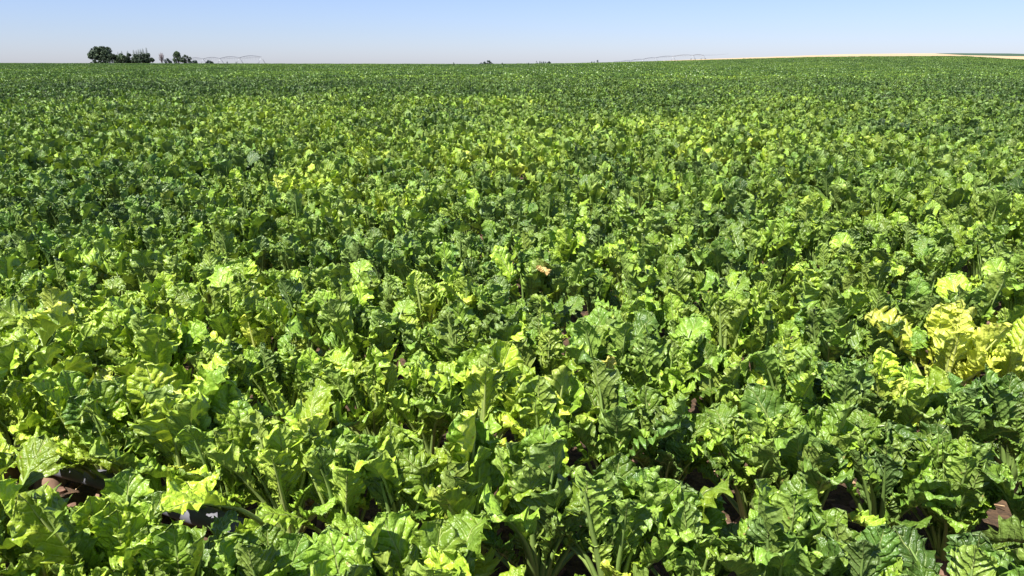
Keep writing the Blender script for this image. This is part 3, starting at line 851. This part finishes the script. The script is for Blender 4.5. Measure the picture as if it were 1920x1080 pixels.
# ------------------------------------------------------------------ trees on the horizon
def flakes(mb, rg, cen, rad, n, size):
    u = rg.normal(size=(n, 3)); u /= np.linalg.norm(u, axis=1, keepdims=True)
    rr = rg.uniform(0.55, 1.05, n) ** 0.6
    c = np.array(cen) + u * rr[:, None] * np.array(rad)
    a = rg.normal(size=(n, 3)); a /= np.linalg.norm(a, axis=1, keepdims=True)
    b = np.cross(a, rg.normal(size=(n, 3))); b /= np.linalg.norm(b, axis=1, keepdims=True)
    s = size * rg.uniform(0.6, 1.3, n)[:, None]
    co = np.stack([c - a * s - b * s * .6, c + a * s - b * s * .6, c + a * s * .5 + b * s, c - a * s * .5 + b * s], 1).reshape(-1, 3)
    f = np.arange(n * 4).reshape(-1, 4)
    mb.add(co, f)
def broad_tree(name, px0, px1, ytop, D, label, cat, group, mat, seed, trunk_frac=0.25, lobes=9, ybase=119, limbs=True):
    rg = np.random.default_rng(seed)
    k = D * math.cos(PITCH) / 1397
    cx, _ = at((px0 + px1) / 2, D)
    gz = tz(cx, D)
    top = CAM_Z + (119 - ytop) * D / 1397 * 1.0
    h = top - gz; wdt = (px1 - px0) * k
    o = empty(name, (cx, D, gz)); tag(o, label, cat, group)
    cz0 = h * trunk_frac
    mb = MB()
    mb.tube([(0, 0, -0.3), (0.1, 0, cz0 * 0.6), (0, 0.1, cz0 + (h - cz0) * 0.4)], [h * .035, h * .028, h * .015])
    mt = MB(); L_ = []
    for i in range(lobes):
        f = (i + 0.5) / lobes
        lz = cz0 + (h - cz0) * (0.12 + 0.72 * rg.random())
        spread_ = math.sqrt(max(0.05, 1 - ((lz - cz0) / (h - cz0) * 1.15 - 0.35) ** 2))
        lx = rg.uniform(-1, 1) * wdt * 0.40 * spread_; ly = rg.uniform(-1, 1) * wdt * 0.3
        L_.append((lx, ly, lz, wdt * rg.uniform(0.09, 0.19)))
    L_.append((wdt * rg.uniform(-.1, .1), 0, h - wdt * 0.13, wdt * 0.14)); L_.append((-wdt * .36, 0, cz0 + (h - cz0) * .3, wdt * .14)); L_.append((wdt * .36, 0, cz0 + (h - cz0) * .35, wdt * .14))
    L_.append((0, 0, cz0 + (h - cz0) * .45, wdt * .3))
    for lx, ly, lz, lr in L_:
        flakes(mt, rg, (lx, ly, lz), (lr, lr, min(lr, (h - lz) if h - lz > 0.4 else 0.4)), 130, max(0.22, wdt * 0.035))
        if limbs: mb.tube([(0, 0, cz0 * 0.7), (lx * .5, ly * .5, (cz0 + lz) / 2), (lx, ly, lz)], [h * .015, h * .01, h * .005], 4)
    mb.build('trunk', M_BARK, o); mt.build('crown', mat, o, smooth=False)
    return o
def conifer(px, wpx, ytop, D, label, group, mat, seed, ybase=119):
    rg = np.random.default_rng(seed)
    k = D * math.cos(PITCH) / 1397
    cx, _ = at(px, D); gz = tz(cx, D)
    h = CAM_Z + (119 - ytop) * D / 1397 - gz
    o = empty('conifer_tree', (cx, D, gz)); tag(o, label, 'tree', group)
    mb = MB(); mb.tube([(0, 0, -.3), (0, 0, h * .97)], [h * .025, h * .004]); mb.build('trunk', M_BARK, o)
    mt = MB(); wr = wpx * k / 2
    nt_ = 15
    for i in range(nt_):
        f = i / (nt_ - 1)
        z = h * (0.10 + 0.88 * f); rad = wr * (1 - f) ** 0.7 * rg.uniform(0.7, 1.2) + 0.25
        nb = 10
        for b in range(nb):
            an = 2 * math.pi * (b + rg.random()) / nb
            L = rad * rg.uniform(0.7, 1.15)
            d = np.array([math.cos(an), math.sin(an), 0]); p_ = np.array([-math.sin(an), math.cos(an), 0])
            base = np.array([0, 0, z])
            tip = base + d * L + np.array([0, 0, -0.22 * L])
            m_ = base + d * L * .55
            wd_ = L * 0.5
            mt.add([base + (0, 0, .12), m_ - p_ * wd_ + (0, 0, -.1 * L), tip, m_ + p_ * wd_ + (0, 0, -.1 * L), m_ + (0, 0, .14 * L + .05)],
                   [(0, 1, 4, -1), (1, 2, 4, -1), (2, 3, 4, -1), (3, 0, 4, -1)])
    mt.build('crown', mat, o, smooth=False)
    return o
G1 = 'trees of the farm windbreak on the left horizon'
DT = 560
broad_tree('spreading_tree', 168, 212, 90.2, DT, 'tallest broad spreading tree at the left end of the windbreak', 'tree', G1, M_TREE, 1, 0.3, 16)
broad_tree('bush', 169, 186, 112.5, DT - 10, 'low dark bush under the left edge of the spreading tree', 'bush', G1, M_TREE, 2, 0.05, 6, limbs=False)
broad_tree('bush', 184, 206, 108.5, DT - 8, 'wide rounded bush below the spreading tree', 'bush', G1, M_TREE, 3, 0.05, 8, limbs=False)
broad_tree('round_tree', 197, 222, 102.6, DT - 5, 'low rounded tree directly right of the spreading tree', 'tree', G1, M_TREE, 4, 0.08, 9, limbs=False)
broad_tree('round_tree', 214, 241, 102.0, DT - 6, 'wide olive rounded tree in the middle of the windbreak', 'tree', G1, M_TREE2, 5, 0.08, 9, limbs=False)
broad_tree('round_tree', 234, 253, 101.2, DT - 3, 'narrow rounded tree left of the tall conifers', 'tree', G1, M_TREE, 6, 0.08, 8, limbs=False)
broad_tree('round_tree', 246, 270, 103.0, DT - 9, 'rounded tree at the foot of the tall conifers', 'tree', G1, M_TREE, 7, 0.08, 8, limbs=False)
broad_tree('round_tree', 266, 290, 101.0, DT - 4, 'dense dark round tree at the right end of the windbreak', 'tree', G1, M_TREE, 8, 0.12, 10)
for k, (cx, cw, ct, lb_) in enumerate([
        (216.5, 5, 101.8, 'short conifer tip just right of the spreading tree'), (223.8, 4, 98.8, 'thin conifer tip left of the paired tips mid windbreak'),
        (231, 6, 97, 'pointed conifer standing out above the olive rounded tree'), (242, 6, 97, 'lone pointed conifer left of the conifer clump'),
        (253.5, 7, 95.2, 'leftmost conifer of the tall clump'), (258.5, 6, 95.6, 'second conifer from the left in the tall clump'),
        (262.6, 6, 94.0, 'third conifer from the left in the tall clump'), (266.5, 7, 93.6, 'middle conifer of the tall clump with broader top'),
        (271, 8, 92.6, 'blunt topped conifer next to the tallest one'), (277.8, 6, 91, 'tallest and rightmost conifer with a bare stalk top')]):
    conifer(cx, cw * 2.0, ct, DT + 6, lb_, G1, M_CONIFER, 40 + k)
G2 = 'trees behind the left irrigation machine'
broad_tree('round_tree', 324.5, 346, 98, 600, 'large round green tree left of a smaller one, behind the irrigation towers', 'tree', G2, M_TREE2, 11, 0.12, 12)
broad_tree('round_tree', 342, 358.5, 103.8, 606, 'smaller dark tree adjoining the large round tree on its right', 'tree', G2, M_TREE, 12, 0.1, 9)
broad_tree('bush', 354, 371, 113.6, 600, 'low dark bush right of the smaller tree', 'bush', G2, M_FARTREE, 13, 0.05, 7, limbs=False)
broad_tree('bush', 309, 323, 110.0, 640, 'greyish shrub between the bare tree and large round tree', 'bush', G2, M_FARTREE, 14, 0.05, 7, limbs=False)
broad_tree('bush', 384.5, 399, 113.3, 640, 'lone blue-green bush under the arched irrigation spans', 'bush', G2, M_FARTREE, 15, 0.05, 7, limbs=False)
# bare tree
def bare_tree(px, ytop, wpx, D):
    rg = np.random.default_rng(8)
    cx, _ = at(px, D); gz = tz(cx, D); h = CAM_Z + (119 - ytop) * D / 1397 - gz; wr = wpx * D / 1397 / 2
    o = empty('bare_tree', (cx, D, gz)); tag(o, 'leafless pinkish tree right of the windbreak', 'tree')
    mb = MB(); mb.tube([(0, 0, -.3), (0.1, 0, h * .35), (0, 0, h * .8)], [.3, .22, .08]); mb.build('trunk', M_BARE, o)
    mt = MB()
    for k in range(46):
        an = rg.uniform(0, 6.28); z0 = h * rg.uniform(.12, .6); f = rg.uniform(.5, 1)
        z1 = z0 + (h - z0) * rg.uniform(.5, 1.0); r1 = wr * f * math.sqrt(max(0.1, 1 - (z1 / h - .45) ** 2 * 3.2))
        d = Vector((math.cos(an), math.sin(an), 0))
        p0 = Vector((0, 0, z0)); p2 = d * r1 + Vector((0, 0, z1)); p1 = (p0 + p2) / 2 + d * r1 * .25
        mt.tube([p0, p1, p2], [.10, .065, .03], 4)
        for q in range(4):
            f2 = rg.uniform(.3, .95); b = p0.lerp(p2, f2) + d * r1 * .2 * (1 - f2)
            e = b + Vector((rg.uniform(-1, 1), rg.uniform(-1, 1), rg.uniform(.3, 1.2)))
            mt.tube([b, e], [.045, .02], 3)
    mt.build('branches', M_BARE, o)
bare_tree(304, 99.2, 14, 580)
G3 = 'tiny tree clump left of the centre horizon'
DF = 1500
broad_tree('round_tree', 911, 922, 113.7, DF, 'largest round tree, right end of the nearest-to-centre clump left', 'tree', G3, M_FARTREE, 21, 0.05, 8, limbs=False)
broad_tree('bush', 898.5, 906, 117.2, DF, 'low bush at the left end of the clump holding one round tree', 'bush', G3, M_FARTREE, 22, 0.05, 5, limbs=False)
broad_tree('round_tree', 903, 912.5, 115.5, DF, 'small twin topped tree left of the largest round tree', 'tree', G3, M_FARTREE, 23, 0.05, 6, limbs=False)
broad_tree('bush', 921, 926.5, 118.2, DF, 'very low bush right of the largest round tree', 'bush', G3, M_FARTREE, 24, 0.05, 4, limbs=False)
G4 = 'tiny tree row right of the centre horizon'
for k, (a_, b_, t_, lb_) in enumerate([(1003, 1009, 114.8, 'round tree at the left end of the small tree row'), (1024, 1034, 115.2, 'wide low tree at the right end of the small tree row')]):
    broad_tree('round_tree', a_, b_, t_, DF, lb_, 'tree', G4, M_FARTREE, 25 + k, 0.05, 6, limbs=False)
for k, (a_, t_, lb_) in enumerate([(1012.3, 113.6, 'tallest pointed tree, second in the small tree row'), (1015.8, 114.8, 'pointed tree between the two tallest of the row'),
                                   (1019.3, 114.0, 'second tallest pointed tree in the small tree row'), (1023, 115.2, 'short pointed tree before the wide low one')]):
    conifer(a_, 5.5, t_, DF, lb_, G4, M_FARTREE, 60 + k)
G5 = 'three small trees left of the right irrigation machine'
conifer(1109.5, 5, 114.6, DF, 'leftmost pointed tree of the separate three', G5, M_FARTREE, 70)
conifer(1113.8, 4.5, 114.2, DF, 'middle pointed tree of the separate three', G5, M_FARTREE, 71)
broad_tree('round_tree', 1118, 1124, 112.9, DF, 'rounded tree, tallest and rightmost of the separate three', 'tree', G5, M_FARTREE, 72, 0.05, 7, limbs=False)

# bolted stalks standing above the crop line
def stalk(px, ytop, D, label):
    cx, _ = at(px, D); gz = tz(cx, D); h = CAM_Z + (119 - ytop) * D / 1397 - gz
    rg = np.random.default_rng(int(px)); mb = MB()
    mb.tube([(0, 0, 0), (0.02, 0, h)], [0.03, 0.012], 5)
    for k in range(26):
        z = h * rg.uniform(.3, 1); flakes(mb, rg, (rg.uniform(-.12, .12), rg.uniform(-.12, .12), z), (.16, .16, .12), 3, 0.08)
    o = mb.build('bolted_stalk', M_TREE2, smooth=False, loc=(cx, D, gz)); tag(o, label, 'weed', 'bolted stalks on the crop horizon')
for a_, t_, D, lb_ in ((851, 117.6, 240, 'tiny bolted stalk on the horizon left of the first central tree clump'), (941.5, 117.6, 240, 'tiny bolted stalk right of the first central tree clump'),
                    (991, 118.2, 250, 'tiny bolted stalk left of the small tree row'), (426, 115.5, 250, 'tiny bolted stalk below the middle irrigation span'),
                    (443, 116, 250, 'tiny bolted stalk below the joint before the last left irrigation span'), (1181, 115.2, 250, 'tiny bolted stalk on the crop line below the right irrigation machine')):
    stalk(a_, t_, D, lb_)

# ------------------------------------------------------------------ centre-pivot irrigation machines
def wheel_mesh():
    mb = MB(); pts_ = [(0.62 * math.cos(a), 0, 0.62 + 0.62 * math.sin(a)) for a in np.linspace(0, 2 * math.pi, 17)]
    mb.tube(pts_, 0.12, 6)
    for a in np.linspace(0, math.pi, 4)[:3]:
        mb.tube([(-.6 * math.cos(a), 0, .62 - .6 * math.sin(a)), (.6 * math.cos(a), 0, .62 + .6 * math.sin(a))], .05, 4)
    return mesh_np('wheel', np.vstack(mb.v), np.vstack(mb.f), [M_RUBBER])
WHEEL = wheel_mesh()
def pivot(name, label, nodes, Hs, hang_last=None, truss_mat=None, pr=0.11):
    """nodes: (x, y) of each tower; spans arch between them"""
    o = empty(name, (nodes[0][0], nodes[0][1], tz(*nodes[0])))
    tag(o, label, 'irrigation machine')
    org = Vector(o.location)
    P = [Vector((x, y, tz(x, y))) - org for x, y in nodes]
    for i, p in enumerate(P):
        H = Hs[i]
        a = P[min(i + 1, len(P) - 1)] - P[max(i - 1, 0)]; a.z = 0; a.normalize(); b = Vector((-a.y, a.x, 0))
        mb = MB()
        for sg in (-1, 1):
            mb.tube([p + Vector((0, 0, H)), p + b * sg * 2.2 + Vector((0, 0, .9))], .15, 4)
            mb.tube([p + a * .5 + Vector((0, 0, H - .1)), p + b * sg * 2.2 + Vector((0, 0, .9))], .05, 4)
        mb.tube([p + b * -2.3 + Vector((0, 0, .85)), p + b * 2.3 + Vector((0, 0, .85))], .12, 5)
        tw = mb.build('tower', M_STEEL, o)
        for sg in (-1, 1):
            wh = bpy.data.objects.new('wheel', WHEEL); link(wh, tw)
            wh.location = p + b * sg * 2.3; wh.rotation_euler = (0, 0, math.atan2(b.y, b.x))
    for i in range(len(P) - 1):
        p, q = P[i] + Vector((0, 0, Hs[i])), P[i + 1] + Vector((0, 0, Hs[i + 1]))
        n = 9; d = (q - p); b = Vector((-d.y, d.x, 0)).normalized()
        arch = [p + d * (k / (n - 1)) + Vector((0, 0, 0.95 * math.sin(math.pi * k / (n - 1)))) for k in range(n)]
        mb = MB(); mb.tube(arch, pr, 6)
        pipe = mb.build('span_pipe', M_STEEL_D, o)
        mt = MB()
        low = {}
        for sg in (-1, 1):
            lowp = [p + d * (k / (n - 1)) + b * sg * .9 + Vector((0, 0, 0.95 * math.sin(math.pi * k / (n - 1)) - 1.35 * math.sin(math.pi * k / (n - 1)) ** .5)) for k in range(1, n - 1)]
            mt.tube([p] + lowp + [q], .03, 3)
            for k, lp_ in enumerate(lowp):
                mt.tube([arch[k + 1] + (arch[k] - arch[k + 1]) * .5, lp_], .03, 3); mt.tube([arch[k + 1] + (arch[k + 2] - arch[k + 1]) * .5, lp_], .03, 3)
            low[sg] = lowp
        for k in range(len(low[1])): mt.tube([low[1][k], low[-1][k]], .03, 3)
        mt.build('truss', M_STEEL, o)
        mh = MB()
        for k in range(1, n - 1):
            f = (k) / (n - 1); top = arch[k]
            mh.tube([top, top + Vector((0, 0, -2.3))], .025, 3); mh.tube([top + Vector((0, 0, -2.3)), top + Vector((0, 0, -2.5))], .07, 4)
        mh.build('drop_hoses', M_HOSE, o)
    if hang_last:
        p = P[-1] + Vector((0, 0, Hs[-1])); q = Vector((hang_last[0], hang_last[1], 0)) + Vector((0, 0, hang_last[2])) - org
        mb = MB(); mid_ = (p + q) / 2 + Vector((0, 0, -.35))
        mb.tube([p, mid_, q], [.09, .08, .07], 5); H = Hs[-1]; mast = P[-1] + Vector((0, 0, H + 1.3))
        mb.tube([P[-1] + Vector((0, 0, H)), mast], .06, 4); mb.tube([mast, (p + q) / 2 + Vector((0, 0, -.35))], .03, 3)
        mb.build('end_boom', M_STEEL_D, o)
    return o
def P2(px, D): x, y = at(px, D); return (x, y)
# left machine: runs from far behind the round tree to the tower nearest the camera at the right
def towers(lst):
    nodes = [P2(px, D) for px, py, D in lst]
    return nodes, [CAM_Z + (119 - py) * D / 1397 - tz(*nd) for (px, py, D), nd in zip(lst, nodes)]
ln, lh = towers([(303, 113.4, 760), (328, 112.4, 690), (354, 111.4, 632), (382, 111.0, 585), (414, 110.2, 545), (450, 109.0, 505), (491, 107.6, 468)])
pivot('irrigation_machine', 'long arched centre-pivot irrigation machine on the left horizon', ln, lh, pr=0.16)
rn, rh = towers([(1148, 117.3, 1380), (1164, 115.6, 1290), (1183, 113.9, 1200), (1205, 111.8, 1110), (1230, 109.0, 1025), (1262, 106.6, 945), (1299, 104.9, 870), (1318, 105.2, 845)])
print('tower heights', [round(h, 1) for h in lh], [round(h, 1) for h in rh])
ob = at(1364, 800)
pivot('irrigation_machine', 'centre-pivot irrigation machine with end boom on the rise at right', rn, rh,
      hang_last=(ob[0], ob[1], CAM_Z + (119 - 102.6) * 800 / 1397), pr=0.24)
